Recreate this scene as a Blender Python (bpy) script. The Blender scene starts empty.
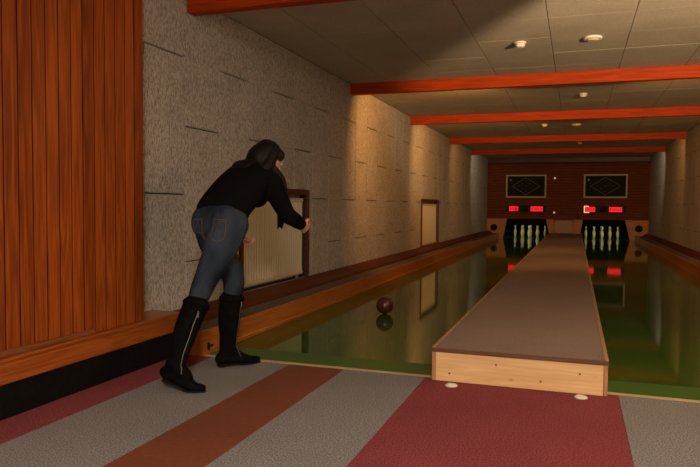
import bpy, bmesh, math, random
from mathutils import Vector, Matrix, Quaternion
random.seed(7)
C = bpy.context.scene
COL = C.collection
V = Vector

# ------------------------------------------------------------------ camera
F = 655.0
VX, VY, SL = 575.8, 207.3, 0.0085
d1 = V((VX-350, VY-233.5, F)).normalized()
dn = d1.cross(V((1, SL, 0))).normalized()
if dn.y < 0: dn = -dn
rt = dn.cross(d1)
RW = (rt, d1, -dn)                       # world axes in camera coordinates (x right, y down, z forward)
def cam_axis(k): return V((RW[0][k], RW[1][k], RW[2][k]))
cx, cy, cz = cam_axis(0), -cam_axis(1), -cam_axis(2)
cam = bpy.data.objects.new('camera', bpy.data.cameras.new('camera'))
COL.objects.link(cam)
M = Matrix.Identity(4)
for r in range(3):
    M[r][0], M[r][1], M[r][2] = cx[r], cy[r], cz[r]
M[2][3] = 1.0
cam.matrix_world = M
cam.data.sensor_width = 36.0
cam.data.lens = F/700*36.0
cam.data.clip_start = 0.05
cam.data.clip_end = 100
C.camera = cam

# ------------------------------------------------------------------ materials
def nodes(name):
    m = bpy.data.materials.new(name); m.use_nodes = True
    nt = m.node_tree
    b = nt.nodes['Principled BSDF']
    return m, nt, b
def S(b, k, v): b.inputs[k].default_value = v
def plain(name, col, rough=.6, spec=.4, metal=0.0, noise=0.0, nscale=20.0):
    m, nt, b = nodes(name)
    S(b, 'Roughness', rough); S(b, 'Specular IOR Level', spec); S(b, 'Metallic', metal)
    if noise:
        tc = nt.nodes.new('ShaderNodeTexCoord'); n = nt.nodes.new('ShaderNodeTexNoise')
        S(n, 'Scale', nscale); S(n, 'Detail', 4.0)
        nt.links.new(tc.outputs['Object'], n.inputs['Vector'])
        r = nt.nodes.new('ShaderNodeValToRGB')
        r.color_ramp.elements[0].position = .3; r.color_ramp.elements[1].position = .7
        r.color_ramp.elements[0].color = [c*(1-noise) for c in col]+[1]
        r.color_ramp.elements[1].color = [min(1, c*(1+noise)) for c in col]+[1]
        nt.links.new(n.outputs['Fac'], r.inputs['Fac']); nt.links.new(r.outputs['Color'], b.inputs['Base Color'])
    else:
        S(b, 'Base Color', (*col, 1))
    return m
def speckle(name, a, c, scale=220, rough=.95, stretch=(1, 1, 1), bump=.3, lo=.35, hi=.65, spec=.15, mottling=.12):
    m, nt, b = nodes(name)
    S(b, 'Roughness', rough); S(b, 'Specular IOR Level', spec)
    tc = nt.nodes.new('ShaderNodeTexCoord'); mp = nt.nodes.new('ShaderNodeMapping')
    mp.inputs['Scale'].default_value = stretch
    n = nt.nodes.new('ShaderNodeTexNoise'); S(n, 'Scale', scale); S(n, 'Detail', 3.0); S(n, 'Roughness', .7)
    r = nt.nodes.new('ShaderNodeValToRGB')
    r.color_ramp.elements[0].position = lo; r.color_ramp.elements[1].position = hi
    r.color_ramp.elements[0].color = (*a, 1); r.color_ramp.elements[1].color = (*c, 1)
    n2 = nt.nodes.new('ShaderNodeTexNoise'); S(n2, 'Scale', 2.3); S(n2, 'Detail', 3.0)
    r2 = nt.nodes.new('ShaderNodeValToRGB')
    r2.color_ramp.elements[0].position = .3; r2.color_ramp.elements[1].position = .7
    r2.color_ramp.elements[0].color = (1-mottling, 1-mottling, 1-mottling, 1); r2.color_ramp.elements[1].color = (1, 1, 1, 1)
    mx = nt.nodes.new('ShaderNodeMixRGB'); mx.blend_type = 'MULTIPLY'; mx.inputs['Fac'].default_value = 1
    L = nt.links.new
    L(tc.outputs['Object'], mp.inputs['Vector']); L(mp.outputs['Vector'], n.inputs['Vector'])
    L(tc.outputs['Object'], n2.inputs['Vector'])
    L(n.outputs['Fac'], r.inputs['Fac']); L(n2.outputs['Fac'], r2.inputs['Fac'])
    L(r.outputs['Color'], mx.inputs['Color1']); L(r2.outputs['Color'], mx.inputs['Color2'])
    L(mx.outputs['Color'], b.inputs['Base Color'])
    if bump:
        bp = nt.nodes.new('ShaderNodeBump'); S(bp, 'Strength', bump); S(bp, 'Distance', .003)
        L(n.outputs['Fac'], bp.inputs['Height']); L(bp.outputs['Normal'], b.inputs['Normal'])
    return m
def wood(name, dark, light, axis, scale=6.0, rough=.35, spec=.5, board=None, knots=False, ringy=.6):
    """grain runs along axis (0,1,2); board=(axis,width) varies the tone from board to board"""
    m, nt, b = nodes(name)
    S(b, 'Roughness', rough); S(b, 'Specular IOR Level', spec)
    L = nt.links.new
    tc = nt.nodes.new('ShaderNodeTexCoord'); mp = nt.nodes.new('ShaderNodeMapping')
    sc = [scale*2.2]*3; sc[axis] = scale*.12
    mp.inputs['Scale'].default_value = sc
    vec = mp.outputs['Vector']
    L(tc.outputs['Object'], mp.inputs['Vector'])
    bn = None
    if board:
        sp = nt.nodes.new('ShaderNodeSeparateXYZ'); L(tc.outputs['Object'], sp.inputs['Vector'])
        dv = nt.nodes.new('ShaderNodeMath'); dv.operation = 'DIVIDE'; dv.inputs[1].default_value = board[1]
        L(sp.outputs[board[0]], dv.inputs[0])
        fl = nt.nodes.new('ShaderNodeMath'); fl.operation = 'FLOOR'; L(dv.outputs[0], fl.inputs[0])
        wn = nt.nodes.new('ShaderNodeTexWhiteNoise'); wn.noise_dimensions = '1D'; L(fl.outputs[0], wn.inputs['W'])
        sh = nt.nodes.new('ShaderNodeVectorMath'); sh.operation = 'SCALE'; sh.inputs['Scale'].default_value = 13.0
        L(wn.outputs['Color'], sh.inputs[0])
        ad = nt.nodes.new('ShaderNodeVectorMath'); ad.operation = 'ADD'
        L(vec, ad.inputs[0]); L(sh.outputs[0], ad.inputs[1]); vec = ad.outputs[0]; bn = wn.outputs['Value']
    n = nt.nodes.new('ShaderNodeTexNoise'); S(n, 'Scale', 1.0); S(n, 'Detail', 2.0); L(vec, n.inputs['Vector'])
    mu = nt.nodes.new('ShaderNodeMath'); mu.operation = 'MULTIPLY'; mu.inputs[1].default_value = 9.0
    L(n.outputs['Fac'], mu.inputs[0])
    fr = nt.nodes.new('ShaderNodeMath'); fr.operation = 'PINGPONG'; fr.inputs[1].default_value = .5
    L(mu.outputs[0], fr.inputs[0])
    n2 = nt.nodes.new('ShaderNodeTexNoise'); S(n2, 'Scale', 7.0); S(n2, 'Detail', 3.0); L(vec, n2.inputs['Vector'])
    mixv = nt.nodes.new('ShaderNodeMath'); mixv.operation = 'MULTIPLY_ADD'
    mixv.inputs[1].default_value = ringy
    L(fr.outputs[0], mixv.inputs[0]); 
    half = nt.nodes.new('ShaderNodeMath'); half.operation = 'MULTIPLY'; half.inputs[1].default_value = .6
    L(n2.outputs['Fac'], half.inputs[0]); L(half.outputs[0], mixv.inputs[2])
    val = mixv.outputs[0]
    if bn is not None:
        ma = nt.nodes.new('ShaderNodeMath'); ma.operation = 'MULTIPLY_ADD'; ma.inputs[1].default_value = .35
        L(bn, ma.inputs[0]); L(val, ma.inputs[2]); 
        sb = nt.nodes.new('ShaderNodeMath'); sb.operation = 'SUBTRACT'; sb.inputs[1].default_value = .17
        L(ma.outputs[0], sb.inputs[0]); val = sb.outputs[0]
    r = nt.nodes.new('ShaderNodeValToRGB')
    r.color_ramp.elements[0].position = .2; r.color_ramp.elements[1].position = .7
    r.color_ramp.elements[0].color = (*dark, 1); r.color_ramp.elements[1].color = (*light, 1)
    L(val, r.inputs['Fac'])
    out = r.outputs['Color']
    if knots:
        vo = nt.nodes.new('ShaderNodeTexVoronoi'); S(vo, 'Scale', 6.5)
        mk = nt.nodes.new('ShaderNodeMapping'); k = [.8, 0.0, 1.3]; mk.inputs['Scale'].default_value = k
        L(tc.outputs['Object'], mk.inputs['Vector']); L(mk.outputs['Vector'], vo.inputs['Vector'])
        rk = nt.nodes.new('ShaderNodeValToRGB')
        rk.color_ramp.elements[0].position = .03; rk.color_ramp.elements[1].position = .12
        rk.color_ramp.elements[0].color = (.35, .16, .06, 1); rk.color_ramp.elements[1].color = (1, 1, 1, 1)
        L(vo.outputs['Distance'], rk.inputs['Fac'])
        mx = nt.nodes.new('ShaderNodeMixRGB'); mx.blend_type = 'MULTIPLY'; mx.inputs['Fac'].default_value = 1
        L(out, mx.inputs['Color1']); L(rk.outputs['Color'], mx.inputs['Color2']); out = mx.outputs['Color']
    L(out, b.inputs['Base Color'])
    return m
def glow(name, col, strength):
    m, nt, b = nodes(name)
    S(b, 'Base Color', (*col, 1)); S(b, 'Emission Color', (*col, 1)); S(b, 'Emission Strength', strength)
    return m

MT = {}
MT['plank'] = wood('varnished_pine_planks', (.16, .030, .004), (.42, .095, .012), 2, 5.0, .35, .4, board=(1, .0865))
MT['ledge'] = wood('ledge_wood', (.22, .045, .006), (.42, .11, .018), 1, 6.0, .3, .5)
MT['ledge_trim'] = wood('ledge_trim_wood', (.14, .04, .012), (.26, .09, .03), 1, 6.0, .5, .3)
MT['rail'] = wood('rail_wood', (.30, .085, .015), (.52, .17, .03), 1, 6.0, .3, .5)
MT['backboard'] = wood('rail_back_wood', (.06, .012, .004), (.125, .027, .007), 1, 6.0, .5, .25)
MT['beam'] = wood('red_stained_beam', (.34, .034, .003), (.56, .066, .005), 0, 4.0, .6, .15)
MT['frame'] = wood('dark_red_frame', (.07, .014, .006), (.13, .025, .010), 2, 6.0, .4, .4)
MT['slat'] = wood('dark_back_slats', (.12, .024, .007), (.23, .050, .013), 0, 5.0, .7, .12)
MT['ply'] = wood('orange_plywood', (.34, .13, .035), (.50, .21, .06), 0, 3.0, .5, .3)
MT['pine'] = wood('raw_pine', (.70, .42, .19), (.90, .63, .34), 0, 4.0, .45, .4, knots=True, ringy=.35)
MT['pine_end'] = wood('pine_end_grain', (.36, .15, .06), (.58, .30, .13), 2, 12.0, .6, .3)
MT['edge'] = wood('edge_strip', (.34, .20, .10), (.52, .33, .18), 1, 6.0, .5, .3)
MT['dark_edge'] = wood('dark_edge', (.08, .035, .02), (.17, .085, .05), 0, 6.0, .5, .3)
MT['lip'] = wood('pale_lip', (.45, .33, .17), (.62, .48, .28), 0, 6.0, .5, .3)
MT['fibre'] = speckle('wood_fibre_board', (.20, .19, .17), (.63, .60, .55), 75, .95, (1, 1.6, .55), .6, .34, .62)
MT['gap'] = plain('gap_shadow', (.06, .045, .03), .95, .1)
MT['ceil'] = speckle('ceiling_board', (.48, .44, .37), (.62, .57, .49), 60, .95, (1, 1, 1), .25)
MT['ceil_back'] = plain('ceiling_batten', (.16, .14, .11), .95, .1)
MT['red'] = speckle('red_carpet', (.10, .015, .022), (.37, .090, .106), 150, 1.0, (1, 1, 1), .5, .38, .64)
MT['grey'] = speckle('grey_carpet', (.088, .089, .092), (.37, .375, .385), 150, 1.0, (1, 1, 1), .5, .38, .64)
MT['brown'] = speckle('brown_linoleum', (.165, .052, .028), (.21, .068, .038), 40, .55, (1, 1, 1), .05, .35, .65, .3)
MT['slab'] = plain('screed', (.12, .11, .10), .9, .2)
MT['boxtop'] = speckle('brown_felt', (.22, .165, .14), (.32, .245, .21), 90, .9, (1, 1, 1), .2, .35, .65)
MT['cabd'] = plain('tan_door', (.36, .22, .13), .5, .3)
MT['groove'] = plain('dark_groove', (.018, .006, .003), .9, .1)
MT['base'] = plain('black_kickboard', (.005, .005, .005), .6, .12, 0, .5, 30)
MT['track'] = speckle('grey_track', (.10, .08, .068), (.18, .145, .12), 60, .8)
MT['white'] = plain('white_enamel', (.74, .69, .56), .35, .5)
MT['cream'] = plain('cream_enamel', (.66, .60, .44), .4, .4)
MT['plastic'] = plain('white_plastic', (.78, .76, .70), .4, .4)
MT['black'] = plain('black_paint', (.006, .007, .006), .7, .2)
MT['blackg'] = plain('black_glass', (.005, .005, .005), .5, .15)
MT['boardg'] = plain('green_black_board', (.006, .009, .005), .6, .12, 0, .4, 8)
MT['boardf'] = plain('board_frame', (.40, .36, .28), .5, .4)
MT['line'] = plain('faded_paint_line', (.13, .11, .075), .6, .3)
MT['pin'] = plain('cream_pin', (.84, .80, .50), .3, .5)
MT['lampoff'] = plain('unlit_lamp', (.035, .008, .005), .5, .3)
MT['pinband'] = plain('pin_band', (.35, .12, .05), .4, .5)
MT['redled'] = glow('red_digits', (1, .012, .05), .72)
MT['redpanel'] = glow('red_backlit_window', (.8, .003, .015), .20)
MT['wled'] = glow('pale_lit_mark', (1, .55, .35), .9)
MT['knobglow'] = glow('glowing_knob_white', (1, .8, .55), .35)
MT['metal'] = plain('steel', (.20, .19, .18), .45, .4, .8)
MT['ball'] = plain('dark_red_ball', (.070, .014, .014), .2, .5, 0, .35, 9)
MT['skin'] = plain('skin', (.58, .30, .20), .5, .4)
MT['lipm'] = plain('lip_skin', (.45, .14, .12), .45, .4)
MT['eyew'] = plain('eye', (.7, .68, .64), .2, .5)
MT['iris'] = plain('iris', (.03, .015, .01), .2, .5)
MT['sweater'] = plain('black_knit', (.005, .0045, .0045), .95, .06, 0, .4, 60)
MT['hair'] = speckle('dark_brown_hair', (.0035, .0027, .0025), (.010, .007, .006), 70, .62, (1, 1, .12), .5, .4, .75, .25, .2)
MT['suede'] = plain('black_suede', (.004, .004, .0045), .9, .05, 0, .5, 25)
MT['sole'] = plain('black_sole', (.006, .006, .006), .7, .2)
MT['stitch'] = plain('tan_stitching', (.17, .11, .05), .8, .1)

def denim():
    m, nt, b = nodes('blue_denim'); L = nt.links.new
    S(b, 'Roughness', .9); S(b, 'Specular IOR Level', .15)
    tc = nt.nodes.new('ShaderNodeTexCoord')
    n = nt.nodes.new('ShaderNodeTexNoise'); S(n, 'Scale', 5.0); S(n, 'Detail', 5.0)
    n2 = nt.nodes.new('ShaderNodeTexNoise'); S(n2, 'Scale', 160.0)
    mp = nt.nodes.new('ShaderNodeMapping'); mp.inputs['Scale'].default_value = (1.5, 1.5, .6)
    L(tc.outputs['Object'], mp.inputs['Vector']); L(mp.outputs['Vector'], n.inputs['Vector']); L(tc.outputs['Object'], n2.inputs['Vector'])
    ad = nt.nodes.new('ShaderNodeMath'); ad.operation = 'MULTIPLY_ADD'; ad.inputs[1].default_value = .22
    L(n2.outputs['Fac'], ad.inputs[0]); L(n.outputs['Fac'], ad.inputs[2])
    r = nt.nodes.new('ShaderNodeValToRGB')
    r.color_ramp.elements[0].position = .42; r.color_ramp.elements[1].position = .82
    r.color_ramp.elements[0].color = (.004, .008, .018, 1); r.color_ramp.elements[1].color = (.042, .060, .090, 1)
    L(ad.outputs[0], r.inputs['Fac']); L(r.outputs['Color'], b.inputs['Base Color'])
    return m
MT['denim'] = denim()
def lane_mat():
    m, nt, b = nodes('polished_green_lane'); L = nt.links.new
    tc = nt.nodes.new('ShaderNodeTexCoord'); n = nt.nodes.new('ShaderNodeTexNoise'); S(n, 'Scale', 1.3); S(n, 'Detail', 4.0)
    mp = nt.nodes.new('ShaderNodeMapping'); mp.inputs['Scale'].default_value = (2.5, .4, 1)
    L(tc.outputs['Object'], mp.inputs['Vector']); L(mp.outputs['Vector'], n.inputs['Vector'])
    r = nt.nodes.new('ShaderNodeValToRGB')
    r.color_ramp.elements[0].position = .35; r.color_ramp.elements[1].position = .7
    r.color_ramp.elements[0].color = (.030, .088, .009, 1); r.color_ramp.elements[1].color = (.040, .112, .012, 1)
    L(n.outputs['Fac'], r.inputs['Fac']); L(r.outputs['Color'], b.inputs['Base Color'])
    S(b, 'Roughness', .05); S(b, 'Specular IOR Level', .5)
    return m
MT['lane'] = lane_mat()
MT['strip'] = plain('matt_green_strip', (.045, .135, .022), .40, .35, 0, .08, 6)

# ------------------------------------------------------------------ mesh helpers
def box(bm, x0, x1, y0, y1, z0, z1):
    vs = [bm.verts.new((x, y, z)) for x in (x0, x1) for y in (y0, y1) for z in (z0, z1)]
    for f in ((0, 1, 3, 2), (4, 6, 7, 5), (0, 4, 5, 1), (2, 3, 7, 6), (0, 2, 6, 4), (1, 5, 7, 3)):
        bm.faces.new([vs[i] for i in f])
def prism_y(bm, pts, y0, y1):
    """polygon in x,z (counter-clockwise seen from -y) pushed along y"""
    a = [bm.verts.new((x, y0, z)) for x, z in pts]; b = [bm.verts.new((x, y1, z)) for x, z in pts]
    n = len(pts)
    bm.faces.new(a); bm.faces.new(list(reversed(b)))
    for i in range(n):
        bm.faces.new((a[i], b[i], b[(i+1) % n], a[(i+1) % n]))
def lathe(bm, prof, c=(0, 0, 0), n=24, axis='z'):
    """prof: list of (r, h); closed at both ends"""
    c = V(c); rings = []
    def pt(r, h, a):
        if axis == 'z': return c+V((r*math.cos(a), r*math.sin(a), h))
        if axis == 'y': return c+V((r*math.cos(a), h, r*math.sin(a)))
        return c+V((h, r*math.cos(a), r*math.sin(a)))
    for r, h in prof:
        if r <= 1e-6: rings.append([bm.verts.new(pt(0, h, 0))])
        else: rings.append([bm.verts.new(pt(r, h, 2*math.pi*i/n)) for i in range(n)])
    for p, q in zip(rings, rings[1:]):
        for i in range(n):
            j = (i+1) % n
            if len(p) == 1 and len(q) == 1: continue
            if len(p) == 1: bm.faces.new((p[0], q[i], q[j]))
            elif len(q) == 1: bm.faces.new((p[i], p[j], q[0]))
            else: bm.faces.new((p[i], p[j], q[j], q[i]))
    if len(rings[0]) > 1: bm.faces.new(list(reversed(rings[0])))
    if len(rings[-1]) > 1: bm.faces.new(rings[-1])
def tube(bm, pts, rad, n=14, up=None, sub=4):
    """smooth tube through pts; rad = list of r or (ra, rb) with ra across 'up', rounded ends"""
    pts = [V(p) for p in pts]; rad = [r if isinstance(r, (tuple, list)) else (r, r) for r in rad]
    P, R = [], []
    m = len(pts)
    for i in range(m-1):
        p0, p1, p2, p3 = pts[max(i-1, 0)], pts[i], pts[i+1], pts[min(i+2, m-1)]
        for k in range(sub):
            t = k/sub
            P.append(.5*((2*p1)+(p2-p0)*t+(2*p0-5*p1+4*p2-p3)*t*t+(3*p1-p0-3*p2+p3)*t**3))
            s = t*t*(3-2*t)
            R.append(tuple(rad[i][q]*(1-s)+rad[i+1][q]*s for q in (0, 1)))
    P.append(pts[-1]); R.append(rad[-1])
    # rounded caps
    def cap(p, r, d):
        out = []
        rr = min(r)
        for a in (.0, .5, .8):
            out.append((p+d*rr*math.sin(math.acos(1-a)) if a else p, tuple(q*(1-a)**.5 if a else q for q in r)))
        return out
    d0 = (P[0]-P[1]).normalized(); d9 = (P[-1]-P[-2]).normalized()
    h = [(P[0]+d0*min(R[0])*k, tuple(q*s for q in R[0])) for k, s in ((.9, .35), (.65, .72), (.3, .94))]
    t = [(P[-1]+d9*min(R[-1])*k, tuple(q*s for q in R[-1])) for k, s in ((.3, .94), (.65, .72), (.9, .35))]
    P = [q[0] for q in h]+P+[q[0] for q in t]; R = [q[1] for q in h]+R+[q[1] for q in t]
    up = V(up) if up else None
    fr = None; rings = []
    for i, p in enumerate(P):
        d = (P[min(i+1, len(P)-1)]-P[max(i-1, 0)]).normalized()
        if up is not None: a = up
        elif fr is None: a = V((0, 0, 1)) if abs(d.z) < .8 else V((1, 0, 0))
        else: a = fr
        b = (a-d*a.dot(d))
        if b.length < 1e-5: b = d.orthogonal()
        b.normalize(); fr = b; s = d.cross(b)
        rings.append([bm.verts.new(p+s*math.cos(2*math.pi*k/n)*R[i][0]+b*math.sin(2*math.pi*k/n)*R[i][1]) for k in range(n)])
    for p, q in zip(rings, rings[1:]):
        for k in range(n):
            bm.faces.new((p[k], p[(k+1) % n], q[(k+1) % n], q[k]))
    bm.faces.new(list(reversed(rings[0]))); bm.faces.new(rings[-1])
def blob(bm, c, r, axes=None, n=20, m=12):
    """ellipsoid; axes = three unit vectors"""
    c = V(c)
    ax = axes or (V((1, 0, 0)), V((0, 1, 0)), V((0, 0, 1)))
    g = []
    for i in range(m+1):
        th = math.pi*i/m
        if i in (0, m): g.append([bm.verts.new(c+ax[2]*r[2]*math.cos(th))])
        else: g.append([bm.verts.new(c+ax[0]*r[0]*math.sin(th)*math.cos(2*math.pi*k/n)+ax[1]*r[1]*math.sin(th)*math.sin(2*math.pi*k/n)+ax[2]*r[2]*math.cos(th)) for k in range(n)])
    for p, q in zip(g, g[1:]):
        for k in range(n):
            j = (k+1) % n
            if len(p) == 1: bm.faces.new((p[0], q[k], q[j]))
            elif len(q) == 1: bm.faces.new((p[k], q[0], p[j]))
            else: bm.faces.new((p[k], q[k], q[j], p[j]))
def link(name, me, parent=None):
    o = bpy.data.objects.new(name, me); COL.objects.link(o)
    if parent is not None: o.parent = parent
    return o
def obj(name, bm, mat, parent=None, smooth=False, bevel=0.0, origin=None):
    bmesh.ops.recalc_face_normals(bm, faces=bm.faces[:])
    if bevel:
        bmesh.ops.bevel(bm, geom=[e for e in bm.edges if len(e.link_faces) == 2 and e.calc_face_angle(0) > .5], offset=bevel, segments=2, affect='EDGES', clamp_overlap=True)
    if smooth:
        for f in bm.faces: f.smooth = True
    me = bpy.data.meshes.new(name); bm.to_mesh(me); bm.free()
    me.materials.append(mat if not isinstance(mat, str) else MT[mat])
    return link(name, me, parent)
def fused(name, bm, mat, parent=None, voxel=.008, smooth=6):
    """one continuous skin over overlapping closed shapes"""
    bmesh.ops.recalc_face_normals(bm, faces=bm.faces[:])
    me = bpy.data.meshes.new(name+'_raw'); bm.to_mesh(me); bm.free()
    o = bpy.data.objects.new(name+'_raw', me); COL.objects.link(o)
    r = o.modifiers.new('r', 'REMESH'); r.mode = 'VOXEL'; r.voxel_size = voxel; r.use_smooth_shade = True
    if smooth:
        s = o.modifiers.new('s', 'SMOOTH'); s.factor = .5; s.iterations = smooth
    dg = bpy.context.evaluated_depsgraph_get(); dg.update()
    nm = bpy.data.meshes.new_from_object(o.evaluated_get(dg))
    bpy.data.objects.remove(o); bpy.data.meshes.remove(me)
    nm.name = name
    nm.materials.clear(); nm.materials.append(MT[mat] if isinstance(mat, str) else mat)
    for p in nm.polygons: p.use_smooth = True
    return link(name, nm, parent)
def NB(): return bmesh.new()
def B(*bs):
    bm = NB()
    for b in bs: box(bm, *b)
    return bm
def tag(o, label, cat, group=None):
    o['label'] = label; o['category'] = cat
    if group: o['group'] = group
    return o
def thing(name, label, cat, loc=(0, 0, 0), group=None):
    o = bpy.data.objects.new(name, None); COL.objects.link(o); o.location = loc
    o.empty_display_size = .1
    return tag(o, label, cat, group)
def inplace(o, root):
    """parent a mesh drawn in world coordinates under a thing standing elsewhere"""
    o.parent = root; o.matrix_parent_inverse = Matrix.Translation(-root.location)
    return o
def struct(o): o['kind'] = 'structure'; return o

# ------------------------------------------------------------------ the setting
XW, XR, ZC, YB = -2.70, 2.06, 2.52, 21.4
YF = -2.6
struct(obj('floor', B((XW-.2, XR+.2, YF, YB+3.4, -.22, -.012)), 'slab'))

def rect_minus(r, holes):
    out = [r]
    for h in holes:
        nxt = []
        for a in out:
            y0, y1, z0, z1 = a
            hy0, hy1, hz0, hz1 = max(y0, h[0]), min(y1, h[1]), max(z0, h[2]), min(z1, h[3])
            if hy0 >= hy1 or hz0 >= hz1: nxt.append(a); continue
            if hy0 > y0: nxt.append((y0, hy0, z0, z1))
            if hy1 < y1: nxt.append((hy1, y1, z0, z1))
            if hz0 > z0: nxt.append((hy0, hy1, z0, hz0))
            if hz1 < z1: nxt.append((hy0, hy1, hz1, z1))
        out = nxt
    return out
NICHES = [(4.95, 6.46, .24, 1.16), (11.86, 13.46, .21, 1.13)]
def boards(bm, xf, xb, y0, yend, holes, pitch=.4875):
    k = 0; y = y0
    while y < yend-.01:
        ye = min(y+pitch, yend)
        zs = [0, .08, 1.07, 2.06, ZC] if k % 2 else [0, .575, 1.565, ZC]
        for a, b in zip(zs, zs[1:]):
            g = .0045
            for (p, q, s, t) in rect_minus((y+.0015, ye-.0015, a+(g if a > 0 else 0), b-(g if b < ZC else 0)), holes):
                if q-p > .01 and t-s > .01: box(bm, min(xf, xb), max(xf, xb), p, q, s, t)
        y = ye; k += 1
bm = NB(); boards(bm, XW, XW-.03, 3.17, YB, NICHES)
wl = obj('wall_left', bm, 'fibre', bevel=.005); struct(wl)
bm = NB(); boards(bm, XR, XR+.03, 3.17-.4875*12, YB, [])
struct(obj('wall_right', bm, 'fibre', bevel=.005))
# dark battens behind the boards show in the open joints; the radiators stand in recesses
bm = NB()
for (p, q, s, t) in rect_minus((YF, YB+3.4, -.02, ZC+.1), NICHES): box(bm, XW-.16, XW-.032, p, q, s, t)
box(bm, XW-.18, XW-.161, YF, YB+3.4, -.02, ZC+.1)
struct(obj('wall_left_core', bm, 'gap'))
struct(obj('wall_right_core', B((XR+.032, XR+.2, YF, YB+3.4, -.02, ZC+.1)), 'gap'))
struct(obj('wall_front', B((XW-.2, XR+.2, YF-.15, YF, -.02, ZC+.1)), 'fibre'))
# ceiling boards
bm = NB()
xs = [XW, -2.2, -1.55, -.9, -.245, .41, 1.065, 1.72, XR]
y = YF; k = 0
while y < YB+.1:
    ye = y+.628
    for a, b in zip(xs, xs[1:]):
        dz = random.uniform(0, .004)
        box(bm, a+.003, b-.003, y+.002, ye-.002, ZC+dz*.4, ZC+.02)
    y = ye
struct(obj('ceiling', bm, 'ceil'))
struct(obj('ceiling_core', B((XW-.2, XR+.2, YF, YB+3.4, ZC+.021, ZC+.12)), 'ceil_back'))
# plank panelling on the left, in front of the fibre boards
XP = -2.50
bm = NB()
pw = .0865; y = 3.385; gm = NB()
edges = []
while y > YF:
    box(bm, XP-.016, XP, y-pw+.0035, y-.0035, .285, ZC)
    y -= pw
    box(gm, XP-.014, XP-.0025, y-.0034, y+.0034, .286, ZC)
struct(obj('wall_left_panelling', bm, 'plank', bevel=.002))
struct(obj('wall_left_panelling_grooves', gm, 'groove'))
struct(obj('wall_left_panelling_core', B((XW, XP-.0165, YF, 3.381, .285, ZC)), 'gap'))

# back wall: dark slats above, plywood with the two pit openings below
bm = NB(); z = .625
while z < 2.39:
    box(bm, XW, XR, YB, YB+.02, z, z+.062); z += .0875
struct(obj('wall_back', bm, 'slat', bevel=.004))
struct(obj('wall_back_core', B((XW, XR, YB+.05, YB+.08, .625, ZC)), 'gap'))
struct(obj('trim_1', B((XW, XR, YB-.02, YB+.03, 2.40, ZC)), 'frame'))
bm = NB(); yp0, yp1 = YB+.001, YB+.03
PT = [(-2.19, -2.07, -.87, -.745), (.11, .217, 1.413, 1.565)]
prism_y(bm, [(XW, 0), (PT[0][0], 0), (PT[0][1], .62), (XW, .62)], yp0, yp1)
prism_y(bm, [(PT[0][3], 0), (PT[1][0], 0), (PT[1][1], .62), (PT[0][2], .62)], yp0, yp1)
prism_y(bm, [(PT[1][3], 0), (XR, 0), (XR, .62), (PT[1][2], .62)], yp0, yp1)
struct(obj('trim_2', bm, 'ply'))
for nm, (a, b, c, d) in zip(('wall_pit', 'wall_second_pit'), PT):
    a -= .04; d += .04
    struct(obj(nm+'_left', B((a-.03, a, YB+.031, YB+3.3, 0, .9)), 'black')); struct(obj(nm+'_right', B((d, d+.03, YB+.031, YB+3.3, 0, .9)), 'black'))
    struct(obj(nm+'_back', B((a, d, YB+3.2, YB+3.3, 0, .9)), 'black')); struct(obj(nm+'_ceiling', B((a-.03, d+.03, YB+.031, YB+3.3, .901, .93)), 'black'))

# beams
BY = [4.16, 7.80, 10.94, 14.57, 17.80]
BN = ['Dark red ceiling beam nearest the camera, at the top edge of the photo',
      'Long red ceiling beam just beyond the two ceiling detectors, brightest of the row',
      'Third red ceiling beam, beyond the brightest one, above the far small radiator',
      'Fourth red ceiling beam, thin and dim, second from the far slatted wall',
      'Last thin red ceiling beam, closest to the dark slatted back wall']
for y, l in zip(BY, BN):
    o = obj('ceiling_beam', B((XW+.002, XR-.002, y, y+.10, ZC-.135, ZC-.001)), 'beam', bevel=.004)
    tag(o, l, 'beam', 'red beams across the ceiling')

# ------------------------------------------------------------------ carpet strips
YE = 3.735
ST = [(-2.47, -2.23, 'red', 'Narrow red carpet strip along the black kickboard under the planks'),
      (-2.23, -1.68, 'grey', 'Grey carpet strip under the bowler, between red edge strip and brown strip'),
      (-1.68, -1.315, 'brown', 'Reddish brown smooth floor strip between two grey carpet strips'),
      (-1.315, -.81, 'grey', 'Grey carpet strip between the brown strip and the wide red carpet'),
      (-.81, .235, 'red', 'Wide red carpet in front of the pine box end'),
      (.235, 1.15, 'grey', 'Grey carpet strip to the right of the wide red carpet'),]
for x0, x1, mt, l in ST:
    o = obj('carpet_strip', B((x0+.001, x1-.001, YF+.01, YE, -.011, 0)), mt)
    tag(o, l, 'carpet', 'carpet strips of the approach')
o = obj('carpet_strip', B((1.151, XR, YF+.01, YE, -.011, 0)), 'brown')
tag(o, 'Brown floor strip at the far right beyond the grey carpet', 'carpet', 'carpet strips of the approach')

# ------------------------------------------------------------------ lanes
LX = [(-2.301, -.762), (.181, 1.692)]
for (a, b), w in zip(LX, ('left', 'right')):
    r = thing('bowling_lane', 'Polished green lane on the %s of the carpet-topped box, %s' % (w, 'ball rolling on it' if w == 'left' else 'no ball on it'), 'bowling lane', ((a+b)/2, 3.75, 0), 'the two lanes')
    inplace(obj('lane_surface', B((a, b, 4.05, YB, -.011, 0)), 'lane'), r)
    q = PT[0 if w == 'left' else 1]
    inplace(obj('pin_deck', B((q[0]-.03, q[3]+.03, YB+.001, YB+3.15, -.011, 0)), 'lane'), r)
    inplace(obj('foul_strip', B((a, b, 3.778, 4.05, -.011, 0)), 'strip'), r)
    o = inplace(obj('edge_lip', B((a, b, 3.736, 3.778, -.011, .002)), 'lip'), r); o['label'] = 'pale wooden lip'

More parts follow.
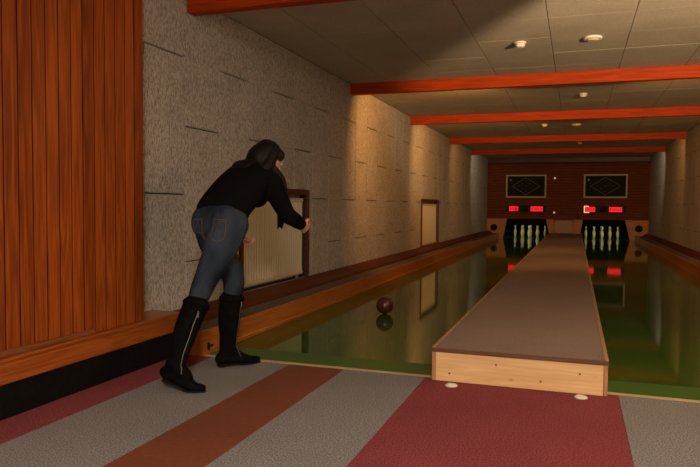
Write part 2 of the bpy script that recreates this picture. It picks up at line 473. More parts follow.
# ------------------------------------------------------------------ carpet-topped box between the lanes
bx0, bx1, by0, by1, bz = -.760, .179, 3.675, 21.395, .190
r = thing('ball_return_box', 'Long low box with brown felt top and pine end between the two lanes', 'ball return', ((bx0+bx1)/2, by0, 0))
o = inplace(obj('front_panel', B((bx0+.022, bx1-.022, by0, by0+.022, .004, bz-.022)), 'pine'), r); o['label'] = 'knotty pine end board'
for x in (bx0, bx1-.02):
    inplace(obj('side_panel', B((x, x+.02, by0+.001, by1, .004, bz-.022)), 'pine_end'), r)
inplace(obj('front_edge', B((bx0-.004, bx1+.004, by0-.006, by0+.012, bz-.0215, bz-.001)), 'dark_edge'), r)
o = inplace(obj('top', B((bx0+.016, bx1-.016, by0+.0125, by1, bz-.0215, bz)), 'boxtop'), r); o['label'] = 'brown felt top'
for x in (bx0-.004, bx1-.0155):
    inplace(obj('edge_strip', B((x, x+.0195, by0+.0125, by1, bz-.0215, bz+.003)), 'edge'), r)
# fixing screws on the end board
for sx, sz in ((bx0+.10, .05), (bx0+.36, .12), (bx0+.60, .05), (bx0+.80, .11)):
    bm = NB(); lathe(bm, [(.006, 0), (.005, -.003), (0, -.003)], (sx, by0, sz), 12, 'y')
    inplace(obj('screw', bm, 'ledge_trim'), r)
for x, y, l in ((-.634, 3.60, 'White round floor cap on red carpet at the left foot of the pine box end'),
                (.048, 3.615, 'White round floor cap on red carpet at the right foot of the pine box end')):
    bm = NB(); lathe(bm, [(.034, 0), (.034, .004), (.026, .010), (.012, .012), (.009, .010), (0, .010)], (0, 0, .0), 24)
    o = obj('floor_cap', bm, 'plastic', smooth=True); o.location = (x, y, .0005); tag(o, l, 'floor cap', 'white floor caps')
# cupboard at the far end
r = thing('end_cabinet', 'Small brown cabinet at the far end of the box, between the two pits', 'cabinet', (-.34, YB-.15, .19))
inplace(obj('body', B((-.62, -.07, YB-.14, YB, .192, .60)), 'boxtop', bevel=.005), r)
inplace(obj('door', B((-.605, -.085, YB-.155, YB-.141, .205, .585)), 'cabd', bevel=.003), r)
inplace(obj('top_rim', B((-.63, -.06, YB-.16, YB, .601, .72)), 'slat', bevel=.004), r)

# ------------------------------------------------------------------ left ledge beside the approach
r = thing('wall_ledge', 'Low wooden ledge with black kickboard below the plank panelling', 'ledge', (-2.58, 2.0, 0))
o = inplace(obj('kickboard', B((XW, -2.472, YF+.01, 3.735, -.011, .165)), 'base'), r); o['label'] = 'black kickboard'
inplace(obj('ledge_board', B((XW, -2.452, YF+.01, 3.735, .166, .262)), 'ledge', bevel=.005), r)
inplace(obj('ledge_cap', B((XW, -2.462, YF+.01, 3.735, .263, .283)), 'ledge', bevel=.004), r)
inplace(obj('skirting_strip', B((XP+.001, XP+.018, YF+.01, 2.93, .284, .312)), 'ledge_trim', bevel=.003), r)

# ------------------------------------------------------------------ gutter rails along the lanes
def rail(side, label, y0):
    s = 1 if side == 'left' else -1
    xw, xi = (XW, -2.310) if side == 'left' else (XR, 1.702)
    r = thing('gutter_rail', label, 'rail', ((xw+xi)/2, y0, 0), 'wooden ball-return rails along the side walls')
    def pr(pts, y0, y1):
        bm = NB(); P = [(xi-s*a, z) for a, z in pts]
        prism_y(bm, P, y0, y1); return bm
    inplace(obj('rail_board', pr([(0, -.011), (.024, -.011), (.024, .158), (0, .158)], y0, YB-.01), 'rail', bevel=.004), r)
    inplace(obj('moulding', pr([(-.008, .0), (-.0005, .0), (-.0005, .028), (-.008, .022)], y0+.06, YB-.01), 'rail'), r)
    o = inplace(obj('ball_track', pr([(.0245, .02), (.215, .02), (.215, .154), (.18, .150), (.12, .143), (.06, .149), (.0245, .154)], y0+.02, YB-.01), 'track'), r)
    o['label'] = 'grey ball track'
    w = abs(xw-xi)-.001
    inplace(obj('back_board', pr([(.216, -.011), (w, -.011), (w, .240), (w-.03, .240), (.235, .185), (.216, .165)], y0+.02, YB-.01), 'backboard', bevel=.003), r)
    inplace(obj('end_panel', pr([(.025, -.011), (.215, -.011), (.215, .158), (.025, .158)], y0, y0+.0195), 'rail', bevel=.003), r)
    return r
r = rail('left', 'Orange brown wooden rail with ball track along the left wall, behind the bowler', 3.737)
bm = NB(); box(bm, -2.309, -2.303, 3.80, 3.822, .02, .075); box(bm, -2.309, -2.299, 3.80, 3.86, .045, .055)
inplace(obj('hook', bm, 'black'), r)
rail('right', 'Dark wooden rail with ball track along the right wall', 3.737)

# ------------------------------------------------------------------ radiators
def radiator(y0, y1, z0, z1, label, trimn):
    # frame (part of the setting)
    bm = NB(); t = .055
    f0, f1 = XW-.005, XW+.018
    box(bm, f0, f1, y0, y0+t, z0, z1); box(bm, f0, f1, y1-t, y1, z0, z1); box(bm, f0, f1, y0+t, y1-t, z1-t, z1)
    struct(obj(trimn, bm, 'frame', bevel=.003))
    r = thing('radiator', label, 'radiator', (XW-.08, (y0+y1)/2, z0), 'radiators in the left wall')
    struct(obj(trimn.replace('trim', 'wall_left_recess'), B((XW-.158, XW-.10, y0+.002, y1-.002, z0+.002, z1-.002)), 'fibre'))
    a, b = y0+t+.03, y1-t-.03
    zb, zt = z0+.055, z1-t-.055
    bm = NB()
    n = int((b-a)/.05)
    w = (b-a)/n
    xf = XW-.025
    # ribbed front sheet: a true corrugated profile, closed at the back
    prof = []
    for i in range(n):
        y = a+i*w
        prof += [(xf-.007, y), (xf-.007, y+w*.16), (xf, y+w*.30), (xf, y+w*.86), (xf-.007, y+w)]
    prof += [(xf-.06, b), (xf-.06, a)]
    lo = [bm.verts.new((x, y, zb+.02)) for x, y in prof]; hi = [bm.verts.new((x, y, zt-.02)) for x, y in prof]
    bm.faces.new(lo); bm.faces.new(list(reversed(hi)))
    for i in range(len(prof)):
        j = (i+1) % len(prof); bm.faces.new((lo[i], lo[j], hi[j], hi[i]))
    inplace(obj('panel', bm, 'cream'), r)
    inplace(obj('top_cover', B((xf-.062, xf+.006, a-.006, b+.006, zt-.0195, zt+.02)), 'cream', bevel=.006), r)
    inplace(obj('bottom_rail', B((xf-.062, xf+.006, a-.006, b+.006, zb-.02, zb+.0195)), 'cream', bevel=.006), r)
    for yy in (a+.06, b-.06):
        bm = NB(); tube(bm, [(xf-.04, yy, zb-.018), (xf-.04, yy, z0+.002)], [.012, .012])
        inplace(obj('pipe', bm, 'white', smooth=True), r)
    bm = NB(); lathe(bm, [(.0, 0), (.016, 0), (.02, .01), (.02, .04), (.013, .05), (0, .05)], (xf-.03, b+.018, zb+.02), 16)
    inplace(obj('valve', bm, 'white', smooth=True), r)
radiator(*NICHES[0], 'Large cream ribbed radiator in the left wall, just behind the bowler', 'trim_3')
radiator(*NICHES[1], 'Small far cream radiator in the left wall, above the rail halfway down', 'trim_4')

# ------------------------------------------------------------------ ceiling fittings
def detector(x, y, kind, label):
    r = thing('smoke_detector', label, 'ceiling fitting', (x, y, ZC), 'white fittings on the ceiling')
    bm = NB()
    if kind == 0:
        lathe(bm, [(0, -.001), (.055, -.001), (.055, -.012), (.048, -.016), (0, -.016)], (x, y, ZC), 24); inplace(obj('base', bm, 'plastic', smooth=False), r)
        bm = NB(); lathe(bm, [(0, -.017), (.042, -.017), (.044, -.032), (.036, -.046), (.022, -.050), (0, -.050)], (x, y, ZC), 24); inplace(obj('sensor_head', bm, 'plastic', smooth=False), r)
    else:
        lathe(bm, [(0, -.001), (.080, -.001), (.080, -.016), (.070, -.022), (0, -.022)], (x, y, ZC), 28); inplace(obj('base', bm, 'plastic', smooth=False), r)
        bm = NB(); lathe(bm, [(0, -.023), (.052, -.023), (.046, -.032), (0, -.034)], (x, y, ZC), 28); inplace(obj('grille', bm, 'cream', smooth=False), r)
detector(-.52, 6.30, 0, 'White knob-shaped ceiling detector, left of the two nearest fittings')
detector(.11, 6.30, 1, 'Flat round white ceiling fitting, right of the two nearest fittings')
detector(.06, 9.35, 0, 'Small white ceiling fitting just beyond the brightest red beam')
detector(-.57, 12.6, 0, 'Small white ceiling fitting between third and fourth beams, left one')
detector(-.02, 12.75, 1, 'Flat white ceiling fitting between third and fourth beams, right one')
detector(.06, 16.2, 0, 'Tiny white ceiling fitting between the last two red beams')

# ------------------------------------------------------------------ boards, displays, pits at the far end
def board(x0, x1, label):
    z0, z1 = 1.29, 2.01
    r = thing('pin_display_board', label, 'display board', ((x0+x1)/2, YB, z0), 'framed boards above the pits')
    y0 = YB-.045
    bm = NB(); t = .045
    box(bm, x0, x1, y0-.012, YB-.001, z0, z0+t); box(bm, x0, x1, y0-.012, YB-.001, z1-t, z1)
    box(bm, x0, x0+t, y0-.012, YB-.001, z0+t, z1-t); box(bm, x1-t, x1, y0-.012, YB-.001, z0+t, z1-t)
    inplace(obj('frame', bm, 'boardf'), r)
    inplace(obj('panel', B((x0+t, x1-t, y0, YB-.002, z0+t, z1-t)), 'boardg'), r)
    cx, cz = (x0+x1)/2, (z0+z1)/2
    bm = NB(); hw, hh = (x1-x0)*.34, .27
    P = [(cx-hw, cz), (cx, cz-hh), (cx+hw, cz), (cx, cz+hh)]
    for i in range(4):
        a, b = P[i], P[(i+1) % 4]
        tube(bm, [(a[0], y0-.004, a[1]), (b[0], y0-.004, b[1])], [.010, .010], 6, sub=1)
    inplace(obj('diamond_outline', bm, 'line'), r)
    for q in ((0, hh*.62), (-hw*.5, 0), (hw*.5, 0), (0, 0), (0, -hh*.62), (-hw*.28, hh*.3), (hw*.28, hh*.3), (-hw*.28, -hh*.3), (hw*.28, -hh*.3)):
        bm = NB(); lathe(bm, [(.028, 0), (.028, -.006), (.018, -.012), (0, -.012)], (cx+q[0], y0, cz+q[1]), 12, 'y')
        inplace(obj('pin_lamp', bm, 'lampoff'), r)
    bm = NB(); lathe(bm, [(.018, 0), (.018, -.008), (0, -.010)], (x0+.14, y0, z1-.17), 10, 'y')
    inplace(obj('indicator', bm, 'plastic'), r)
board(-2.11, -.885, 'Framed dark board with faint diamond, above the left red display')
board(.216, 1.455, 'Framed dark board with faint diamond, above the right red display')
SEG = {'0': 'abcdef', '1': 'bc', '7': 'abc', '8': 'abcdefg', '2': 'abged', '3': 'abgcd', '5': 'afgcd', '9': 'abcdfg', '6': 'afgedc', '4': 'fgbc'}
def digit(bm, ch, x, z, w, h, y):
    t = w*.24
    D = {'a': (x, x+w, z+h-t, z+h), 'g': (x, x+w, z+h/2-t/2, z+h/2+t/2), 'd': (x, x+w, z, z+t),
         'f': (x, x+t, z+h/2, z+h), 'e': (x, x+t, z, z+h/2), 'b': (x+w-t, x+w, z+h/2, z+h), 'c': (x+w-t, x+w, z, z+h/2)}
    for s in SEG[ch]:
        a = D[s]; box(bm, a[0], a[1], y-.006, y, a[2], a[3])
def display(x0, x1, left, right, label, mark=False):
    z0, z1 = .835, 1.045
    r = thing('score_display', label, 'display', ((x0+x1)/2, YB, z0), 'red number displays')
    y0 = YB-.05
    inplace(obj('housing', B((x0, x1, y0, YB-.001, z0, z1)), 'blackg', bevel=.004), r)
    w, h = .072, .125; zz = (z0+z1)/2-h/2
    L = x0+.10; Rr = x1-.10-.36
    for nm, xa, txt in (('left', L, left), ('right', Rr, right)):
        n = len(txt); wid = max(n, 3)*.09
        p = inplace(obj('number_window', B((xa-.015, xa+wid+.005, y0-.004, y0-.0005, zz-.018, zz+h+.018)), 'redpanel'), r)
        for i, ch in enumerate(txt):
            if ch == ' ': continue
            bm = NB(); digit(bm, ch, xa+i*.09, zz, w, h, y0-.0045)
            d = obj('digit', bm, 'redled'); inplace(d, r)
    if mark:
        bm = NB(); x = x0+.045
        box(bm, x, x+.03, y0-.006, y0-.0005, zz-.02, zz+h+.03); box(bm, x, x+.14, y0-.006, y0-.0005, zz+h+.02, zz+h+.045); box(bm, x, x+.16, y0-.006, y0-.0005, zz-.045, zz-.02)
        o = inplace(obj('lit_bracket', bm, 'wled'), r); o['label'] = 'pale glowing bracket'
    bm = NB(); box(bm, (x0+x1)/2-.11, (x0+x1)/2+.07, y0-.006, y0-.0005, zz-.01, zz+h+.01)
    inplace(obj('blank_window', bm, 'black'), r)
display(-2.09, -.875, '007', '0000', 'Black display with red digits below the left framed board')
display(.19, 1.425, '000', '0000', 'Black display with red digits and pale bracket below the right framed board', True)
for x, z, l in ((-.635, 1.90, 'Tiny glowing white knob on the slatted wall between the framed boards, upper one'),
                (-.635, .83, 'Tiny glowing white knob on the slatted wall above the end cabinet, lower one')):
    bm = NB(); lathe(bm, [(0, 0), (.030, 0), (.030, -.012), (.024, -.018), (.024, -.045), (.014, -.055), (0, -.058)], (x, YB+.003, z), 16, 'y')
    o = obj('wall_knob', bm, 'knobglow'); tag(o, l, 'lamp', 'small white knobs on the slatted wall')  # small white knobs on the slats, given a weak glow of their own
for x, z, l in ((-2.475, .335, 'Black round ball-return hole in the plywood at the end of the left rail'),
                (1.80, .37, 'Black round ball-return hole in the plywood at the end of the right rail')):
    r = thing('ball_hole', l, 'hole', (x, YB, z), 'ball-return holes')
    bm = NB(); n = 28
    lathe(bm, [(.085, 0), (.105, 0), (.105, -.03), (.085, -.03), (.085, 0)], (x, YB, z), n, 'y')
    inplace(obj('rim', bm, 'black'), r)
    bm = NB(); lathe(bm, [(0, -.004), (.084, -.004), (.084, -.001), (0, -.001)], (x, YB, z), n, 'y')
    inplace(obj('opening', bm, 'black'), r)
# curtains at the back of the pits
for (a, b, c, d), w in zip(PT, ('left', 'right')):
    bm = NB(); n = 60; yy = YB+3.0
    fr = [(a+(d-a)*i/n, yy+.03*math.sin(i*1.3)) for i in range(n+1)]
    top = [bm.verts.new((x, y, .88)) for x, y in fr]; bot = [bm.verts.new((x, y, .01)) for x, y in fr]
    topb = [bm.verts.new((x, y+.008, .88)) for x, y in fr]; botb = [bm.verts.new((x, y+.008, .01)) for x, y in fr]
    for i in range(n):
        bm.faces.new((top[i], top[i+1], bot[i+1], bot[i])); bm.faces.new((topb[i+1], topb[i], botb[i], botb[i+1]))
        bm.faces.new((top[i+1], top[i], topb[i], topb[i+1])); bm.faces.new((bot[i], bot[i+1], botb[i+1], botb[i]))
    bm.faces.new((top[0], bot[0], botb[0], topb[0])); bm.faces.new((top[n], topb[n], botb[n], bot[n]))
    o = obj('pit_curtain', bm, 'black'); tag(o, 'Black curtain hanging behind the pins of the %s pit' % w, 'curtain', 'pit curtains')
# pins
def make_pin():
    r = thing('bowling_pin', '', 'pin')
    bm = NB()
    lathe(bm, [(0, 0), (.026, 0), (.030, .006), (.034, .04), (.046, .10), (.0485, .13), (.045, .17), (.034, .22), (.024, .255), (.0225, .275), (.026, .30), (.032, .33), (.031, .352), (.022, .372), (0, .38)], n=20)
    b = obj('pin_body', bm, 'pin', r, smooth=True)
    bm = NB(); lathe(bm, [(.0236, .259), (.0252, .260), (.0244, .271), (.0238, .272)], n=20)
    k = obj('neck_band', bm, 'pinband', r); 
    return r
proto = make_pin(); used = False
def dup(root):
    c = root.copy(); COL.objects.link(c)
    for ch in list(root.children):
        q = ch.copy(); COL.objects.link(q); q.parent = c
    return c
SP = .245
LAY = [(0, 0, 'foremost pin, in the middle of the front'), (-1, 1, 'pin in the second row, left one'), (1, 1, 'pin in the second row, right one'),
       (-2, 2, 'pin at the far left corner'), (0, 2, 'pin in the centre, hidden behind the foremost'), (2, 2, 'pin at the far right corner'),
       (-1, 3, 'pin in the fourth row, left one'), (1, 3, 'pin in the fourth row, right one'), (0, 4, 'rearmost pin, behind the centre pin')]
for lane, w in ((-1.455, 'left'), (.825, 'right')):
    for dx, dy, l in LAY:
        p = dup(proto) if used else proto; used = True
        p.location = (lane+dx*SP, 22.55+dy*.25, .0005)
        tag(p, 'Pale %s of the %s pit' % (l, w), 'pin', 'pins in the %s pit' % w)

# ------------------------------------------------------------------ the ball
bm = NB(); bmesh.ops.create_icosphere(bm, subdivisions=4, radius=.080)
o = obj('bowling_ball', bm, 'ball', smooth=True); o.location = (-1.650, 5.80, .0805)
tag(o, 'Dark red bowling ball rolling on the left green lane', 'ball')

# ------------------------------------------------------------------ the bowler
per = None
def build_person():
    H = V
    # joints, worked out from the photograph
    pel = H((-1.945, 3.345, .905)); fw = V((.12, .99, 0)).normalized(); lat = V((fw.y, -fw.x, 0))
    hR = pel+lat*.088+V((.0, -.015, -.03)); hL = pel-lat*.088+V((0, .02, -.03))
    kR = H((-1.978, 3.215, .550)); aR = H((-2.022, 2.985, .120))
    kL = H((-1.985, 3.565, .535)); aL = H((-2.015, 3.550, .085))
    wa = H((-1.940, 3.43, 1.005)); mid = H((-1.935, 3.53, 1.075)); ch = H((-1.932, 3.645, 1.140)); nb = H((-1.920, 3.76, 1.200))
    tw = V((.30, .95, 0)).normalized(); lat2 = V((tw.y, -tw.x, 0))
    tdir = (nb-wa).normalized(); tup = lat.cross(tdir).normalized()
    if tup.z < 0: tup = -tup
    hd = H((-1.870, 3.810, 1.288))
    sR = nb+lat2*.130-tdir*.06-tup*.045; sL = nb-lat2*.165-tdir*.035-tup*.045
    eR = H((-1.665, 3.66, .942)); wR = H((-1.655, 3.85, .875))
    eL = H((-2.14, 3.66, .975)); wL = H((-2.050, 3.735, .830))
    # ---- body
    bm = NB()
    tube(bm, [pel-V((0, 0, .02)), wa, mid, ch, nb-tdir*.03], [(.14, .09), (.115, .08), (.12, .085), (.135, .09), (.09, .06)], 20, up=tup)
    tube(bm, [nb-tdir*.03, nb+(hd-nb)*.35, hd], [.055, .048, .045], 14)
    hf = V((.56, .83, 0)).normalized(); face = (hf*.90+V((0, 0, -.44))).normalized(); hup = (V((0, 0, 1))*.90+hf*.44).normalized(); hl = face.cross(hup).normalized()
    A = (hl, face, hup)
    blob(bm, hd+face*.005+hup*.015, (.072, .088, .098), A)
    blob(bm, hd+face*.035-hup*.055, (.052, .055, .055), A)          # jaw
    blob(bm, hd+face*.075-hup*.090, (.022, .020, .018), A)          # chin
    tube(bm, [hd+face*.083+hup*.015, hd+face*.104-hup*.022], [.008, .013], 10)    # nose
    blob(bm, hd+face*.100-hup*.026, (.016, .012, .010), A)
    blob(bm, hd+face*.080+hup*.030, (.055, .014, .010), A)          # brow
    for s in (-1, 1): blob(bm, hd+hl*.072*s-face*.008-hup*.01, (.010, .018, .030), A)   # ears
    for hj, kj, aj in ((hR, kR, aR), (hL, kL, aL)):
        tube(bm, [hj+V((0, 0, .03)), hj*.5+kj*.5, kj, kj*.55+aj*.45, aj], [.080, .066, .045, .045, .032], 16)
        tube(bm, [aj, aj-V((0, 0, .035))+fw*.008], [.030, .024], 12)
    for sj, ej, wj in ((sR, eR, wR), (sL, eL, wL)):
        tube(bm, [sj-(sj-nb)*.35, sj, sj*.5+ej*.5, ej, ej*.5+wj*.5, wj], [.045, .046, .040, .034, .032, .023], 14)
    def hand(w, e, curl, pd, fist):
        d = (w-e).normalized()
        n = pd-d*pd.dot(d); n.normalize()                 # palm normal
        a = d.cross(n).normalized()                        # across the palm
        pl = w+d*.045
        tube(bm, [w-d*.01, w+d*.03, w+d*.085], [(.024, .018), (.036, .016), (.039, .014)], 14, up=n)
        Ls = (.068, .078, .073, .058)
        for i, l in enumerate(Ls):
            o = w+d*.083+a*(.029-.0195*i)
            pts = [o-d*.02, o]
            ang = 0; p = o
            for seg, q in zip((.45, .32, .23), (curl*.8, curl, curl*.8)):
                ang += q
                p = p+(d*math.cos(ang)+n*math.sin(ang))*l*seg; pts.append(p)
            tube(bm, pts, [.0095, .0095, .0088, .0082, .0070], 8, sub=3)
        o = w+d*.025+a*.028
        tube(bm, [o-a*.012, o+a*.018+d*.018+n*.010, o+a*.024+d*.045+n*.022, o+a*.016+d*.068+n*.030], [.013, .0125, .0105, .0085], 8, sub=3)
    hand(wR, eR, .62, (-lat*.8+V((0, 0, .55))), False)
    hand(wL, eL, .75, (lat*.4+V((0, 0, .9))), True)
    body = fused('person', bm, 'skin', None, .0048, 2)
    tag(body, 'Woman in black sweater, blue jeans and black boots, leaning forward after bowling', 'person')
    # ---- sweater
    bm = NB()
    back = tup*.0
    tube(bm, [wa-tdir*.085-tup*.010, wa-tdir*.02+tup*.004, mid+tup*.002, ch-tup*.006, nb-tdir*.035-tup*.02], [(.166, .128), (.162, .128), (.164, .130), (.172, .130), (.118, .075)], 24, up=tup)
    tube(bm, [nb-tdir*.05-tup*.01, nb+(hd-nb)*.22], [.075, .060], 16)
    for s, sj, ej, wj in ((1, sR, eR, wR), (-1, sL, eL, wL)):
        tube(bm, [ch+lat*s*.09-tup*.01, sj, sj*.5+ej*.5, ej, ej*.5+wj*.5, wj-(wj-ej)*.06], [.088, .078, .062, .052, .048, .040], 16)
    blob(bm, ch+lat*.06-tup*.095-tdir*.03, (.07, .07, .06), (lat, tdir, tup)); blob(bm, ch-lat*.06-tup*.095-tdir*.03, (.07, .07, .06), (lat, tdir, tup))
    sw = fused('sweater', bm, 'sweater', body, .008, 5); sw['label'] = 'black long-sleeved sweater'
    # ---- jeans
    bm = NB()
    wtop = wa-tdir*.035
    tube(bm, [pel-V((0, 0, .035))-fw*.01, pel+V((0, 0, .03))-fw*.004, wtop], [(.146, .112), (.150, .112), (.138, .100)], 24, up=fw)
    for s, hj, kj, aj in ((1, hR, kR, aR), (-1, hL, kL, aL)):
        blob(bm, hj-fw*.050+V((0, 0, .020))-lat*s*.006, (.084, .080, .102), (lat, fw, V((0, 0, 1))))
        tube(bm, [hj+V((0, 0, .02)), hj*.72+kj*.28-fw*.012, hj*.4+kj*.6, kj+fw*.004, kj*.76+aj*.24, kj*.6+aj*.4, kj*.45+aj*.55], [(.098, .108), (.098, .105), (.084, .084), (.066, .068), (.054, .056), (.046, .048), (.038, .038)], 20, up=fw)
    # creases around the knees
    for kj, hj in ((kR, hR), (kL, hL)):
        for t in (-.02, .05, .12):
            c = kj+(hj-kj)*t-fw*.055
            tube(bm, [c-lat*.05+fw*.03, c+V((0, 0, .006)), c+lat*.05+fw*.03+V((0, 0, .012))], [.008, .013, .008], 8)
    je = fused('jeans', bm, 'denim', body, .0075, 3); je['label'] = 'faded blue denim jeans'
    # pocket stitching, belt loops laid on the denim surface
    from mathutils.bvhtree import BVHTree
    bt = BVHTree.FromPolygons([v.co for v in je.data.vertices], [p.vertices[:] for p in je.data.polygons])
    def on(p, off=.0015):
        loc, nor, i, d = bt.find_nearest(p)
        return loc+nor*off
    def seam(name, pts, r=.0014, mat='stitch', parent=je, steps=8):
        bm = NB(); P = []
        for a, b in zip(pts, pts[1:]):
            for k in range(steps): P.append(on(a+(b-a)*k/steps, r*.4))
        P.append(on(pts[-1], r*.4))
        tube(bm, P, [r]*len(P), 6, sub=1)
        return obj(name, bm, mat, parent, smooth=True)
    for s in (1, -1):
        c = pel+lat*s*.100-fw*.17+V((0, 0, -.045)); h = .060 if s > 0 else .044
        u = V((0, 0, 1))
        seam('back_pocket', [c-lat*h+u*.060, c-lat*h*.87-u*.045, c-u*.066, c+lat*h*.87-u*.045, c+lat*h+u*.060, c-lat*h+u*.060])
    seam('centre_seam', [pel-fw*.2+V((0, 0, .10)), pel-fw*.2, pel-fw*.2-V((0, 0, .09))], .0022, 'denim')
    for s in (-.75, 0, .75):
        p = pel+V((0, 0, .055))+lat*s*.11-fw*.13
        bm = NB(); a, b = on(p+V((0, 0, .028)), .004), on(p-V((0, 0, .028)), .004)
        tube(bm, [a, b], [(.007, .003), (.007, .003)], 8, sub=2)
        obj('belt_loop', bm, 'denim', je)
    c = pel+lat*.125-fw*.17+V((0, 0, -.002)); 
    bm = NB(); a, b = on(c-lat*.02, .003), on(c+lat*.02+V((0, 0, .004)), .003)
    tube(bm, [a, b], [(.006, .002), (.006, .002)], 8, sub=1); obj('pocket_tag', bm, 'stitch', je)
    seam('side_seam', [hR+lat*.14+V((0, 0, .06)), hR+lat*.13-V((0, 0, .1)), kR+lat*.1], .002, 'denim')
    # ---- boots
    def boot(kj, aj, fd, lift, label):
        fd = fd.normalized(); side = V((fd.y, -fd.x, 0))
        top = aj+(kj-aj)*.74
        bm = NB()
        tube(bm, [top, aj+(kj-aj)*.5-fd*.006, aj+(kj-aj)*.18, aj-V((0, 0, .01))], [(.067, .073), (.065, .069), (.050, .056), (.042, .054)], 20, up=fd)
        heel = aj-fd*.045; heel.z = .034+lift
        k = .87 if lift else 1.0
        ball = aj+fd*.115*k; ball.z = .032
        toe = aj+fd*.195*k; toe.z = .026
        tube(bm, [heel+V((0, 0, .018)), aj+fd*.03+V((0, 0, (.052+lift*.5)-aj.z)), ball, toe], [(.036, .036), (.040, .044), (.042, .026), (.024, .019)], 16, up=(0, 0, 1))
        tube(bm, [aj+fd*.0+V((0, 0, .02)), aj+fd*.06+V((0, 0, -.03)), ball+V((0, 0, .008))], [.046, .040, .026], 14)
        b = fused('boot', bm, 'suede', body, .0065, 3); b['label'] = label
        bm = NB()
        tube(bm, [heel-fd*.008-V((0, 0, .026)), aj+fd*.04+V((0, 0, .014+lift*.35-aj.z)), V((ball.x, ball.y, .0085)), V((toe.x, toe.y, .0085))+fd*.012], [(.034, .008), (.034, .007), (.042, .007), (.020, .006)], 14, up=(0, 0, 1))
        obj('sole', bm, 'sole', b, smooth=True)
        bm = NB(); h0 = heel-V((0, 0, .026))
        h0 = h0+fd*.010; lathe(bm, [(0, 0), (.025, 0), (.028, .018), (0, .018)], (h0.x, h0.y, max(.0008, h0.z-.008)), 16)
        obj('heel', bm, 'sole', b)
        bt2 = BVHTree.FromPolygons([v.co for v in b.data.vertices], [p.vertices[:] for p in b.data.polygons])
        def on2(p, off):
            loc, nor, i, d = bt2.find_nearest(p); return loc+nor*off
        P = []
        for k in range(15):
            q = aj+(kj-aj)*(.70-.72*k/14)+side*.09+fd*(.085+.03*(.5-abs(k/14-.5)))
            P.append(on2(q, .0012))
        bm = NB(); tube(bm, P, [.0022]*15, 6, sub=1); z = obj('zip', bm, 'metal', b, smooth=True); z['label'] = 'silver zip'
        bm = NB(); tube(bm, [P[0], P[0]+V((0, 0, -.03))+side*.004], [(.006, .003), (.005, .003)], 8, sub=1); obj('zip_pull', bm, 'metal', b)
        bm = NB(); ax = (kj-aj).normalized(); f2 = (fd-ax*fd.dot(ax)).normalized(); s2 = ax.cross(f2)
        T = [top+ax*.002+s2*math.cos(a)*.0665+f2*math.sin(a)*.0725 for a in [2*math.pi*i/24 for i in range(25)]]
        tube(bm, T, [(.006, .014)]*25, 8, sub=1, up=ax); obj('top_hem', bm, 'suede', b, smooth=True)
    boot(kR, aR, V((.99, .08, 0)), .045, 'rear black boot with its heel lifted')
    boot(kL, aL, V((.70, .71, 0)), 0.0, 'front black boot flat on the grey carpet')
    # ---- hair
    bm = NB()
    blob(bm, hd+hup*.028-face*.018, (.082, .092, .094), A)
    blob(bm, hd-hup*.02-face*.040, (.080, .070, .085), A)
    tube(bm, [hd+hup*.075-face*.045, hd-face*.085-hup*.005, hd-face*.085-hup*.10, ch+tup*.112+tdir*.04, mid+tup*.115+tdir*.04], [(.066, .045), (.074, .045), (.074, .035), (.078, .022), (.045, .010)], 18, up=tup)
    blob(bm, hd+hup*.068+face*.026, (.062, .050, .036), A)
    for q in (-1, 1): blob(bm, hd+hup*.045+face*.038+hl*q*.050, (.028, .036, .042), A)
    for q, qb in ((-1, 0), (1, -.035)):
        tube(bm, [hd+hup*.07+hl*q*.045+face*(.02+qb), hd+hl*q*.078+face*(.020+qb)-hup*.03, hd+hl*q*.078+face*(.01+qb)-hup*.11, hd+hl*q*.074-V((0, 0, .16))], [(.035, .034), (.030, .036), (.030, .036), (.022, .022)], 12, up=face)
    # long lock hanging forward beside the right arm
    for k in range(9):
        a = k*.7
        o = V((math.cos(a)*.017, math.sin(a)*.014, 0))*(1 if k else 0)
        tube(bm, [hd+hl*.06-hup*.05+o, H((-1.780, 3.80, 1.16))+o, H((-1.768, 3.815, 1.06))+o, H((-1.772, 3.815, .97))+o*1.1, H((-1.782, 3.81, .875-.014*(k % 3)))+o*.9], [.022, .020, .017, .014, .006], 8)
    hr = fused('hair', bm, 'hair', body, .006, 2); hr['label'] = 'long dark brown hair falling forward'
    # ---- face details
    for s in (-1, 1):
        c = hd+hl*.030*s+face*.0795+hup*.010
        bm = NB(); blob(bm, c, (.0125, .009, .0095), A, 12, 8); e = obj('eye', bm, 'eyew', body, smooth=True)
        bm = NB(); blob(bm, c+face*.0065, (.0055, .0035, .0055), A, 10, 6); obj('iris', bm, 'iris', e, smooth=True)
        bm = NB(); tube(bm, [c-hl*.016+hup*.022+face*.010, c+hup*.026+face*.012, c+hl*.016+hup*.022+face*.008], [.0025, .0035, .0025], 6); obj('eyebrow', bm, 'iris', body)
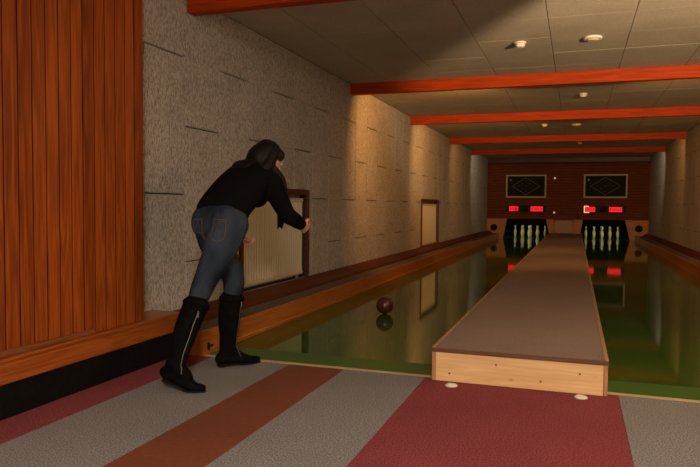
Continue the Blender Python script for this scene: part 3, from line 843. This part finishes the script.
    bm = NB(); tube(bm, [hd-hl*.022+face*.083-hup*.056, hd+face*.092-hup*.055, hd+hl*.022+face*.083-hup*.056], [(.004, .005), (.006, .008), (.004, .005)], 8); obj('lips', bm, 'lipm', body, smooth=True)
build_person()

# ------------------------------------------------------------------ light
def aim(o, d):
    o.rotation_euler = V(d).to_track_quat('-Z', 'Y').to_euler()
def area(loc, d, sx, sy, e, col, spread=180):
    l = bpy.data.lights.new('lamp', 'AREA'); l.shape = 'RECTANGLE'; l.size = sx; l.size_y = sy; l.energy = e; l.color = col
    l.spread = math.radians(spread)
    o = bpy.data.objects.new('lamp', l); COL.objects.link(o); o.location = loc; aim(o, d); return o
def spot(loc, d, e, col, ang, blend=.3, r=.03):
    l = bpy.data.lights.new('lamp', 'SPOT'); l.energy = e; l.color = col; l.spot_size = math.radians(ang); l.spot_blend = blend; l.shadow_soft_size = r
    o = bpy.data.objects.new('lamp', l); COL.objects.link(o); o.location = loc; aim(o, d); return o
WARM = (1.0, .66, .36); AMB = (1.0, .43, .115); NEU = (1.0, .83, .64)
area((.5, -1.0, 2.47), (0, .15, -1), .5, 1.3, 370, NEU)
# spotlight on the right-hand wall of the approach, turned up over the lanes
# lamps fixed to the back of the beams, shining down the lanes
spot((1.9, 2.5, 1.6), (.02, 1, .48), 1050, (1, .68, .38), 84, .2, .06)
for y, e in zip(BY[1:], (95, 75, 28, 20)):
    for x in (-1.4, 1.1):
        spot((x, y+.13, 2.42), ((-.42 if x < 0 else .42)*(3 if y > 17 else 1), 1, -.4), e*(1 if x < 0 else .6), AMB if y < 17 else (1, .8, .5), 150 if y < 17 else 110, .6)
w = bpy.data.worlds.new('world'); C.world = w; w.use_nodes = True
w.node_tree.nodes['Background'].inputs['Color'].default_value = (.02, .015, .01, 1)
# dim lamps over the pins inside the pits
for x in (-1.5, .86):
    area((x, YB+.35, .86), (0, .45, -1), 1.0, .05, 4, (.95, 1.0, .6))

C.view_settings.view_transform = 'Standard'; C.view_settings.look = 'None'
C.view_settings.exposure = 0.0; C.view_settings.gamma = 1.0
C.view_settings.use_curve_mapping = False
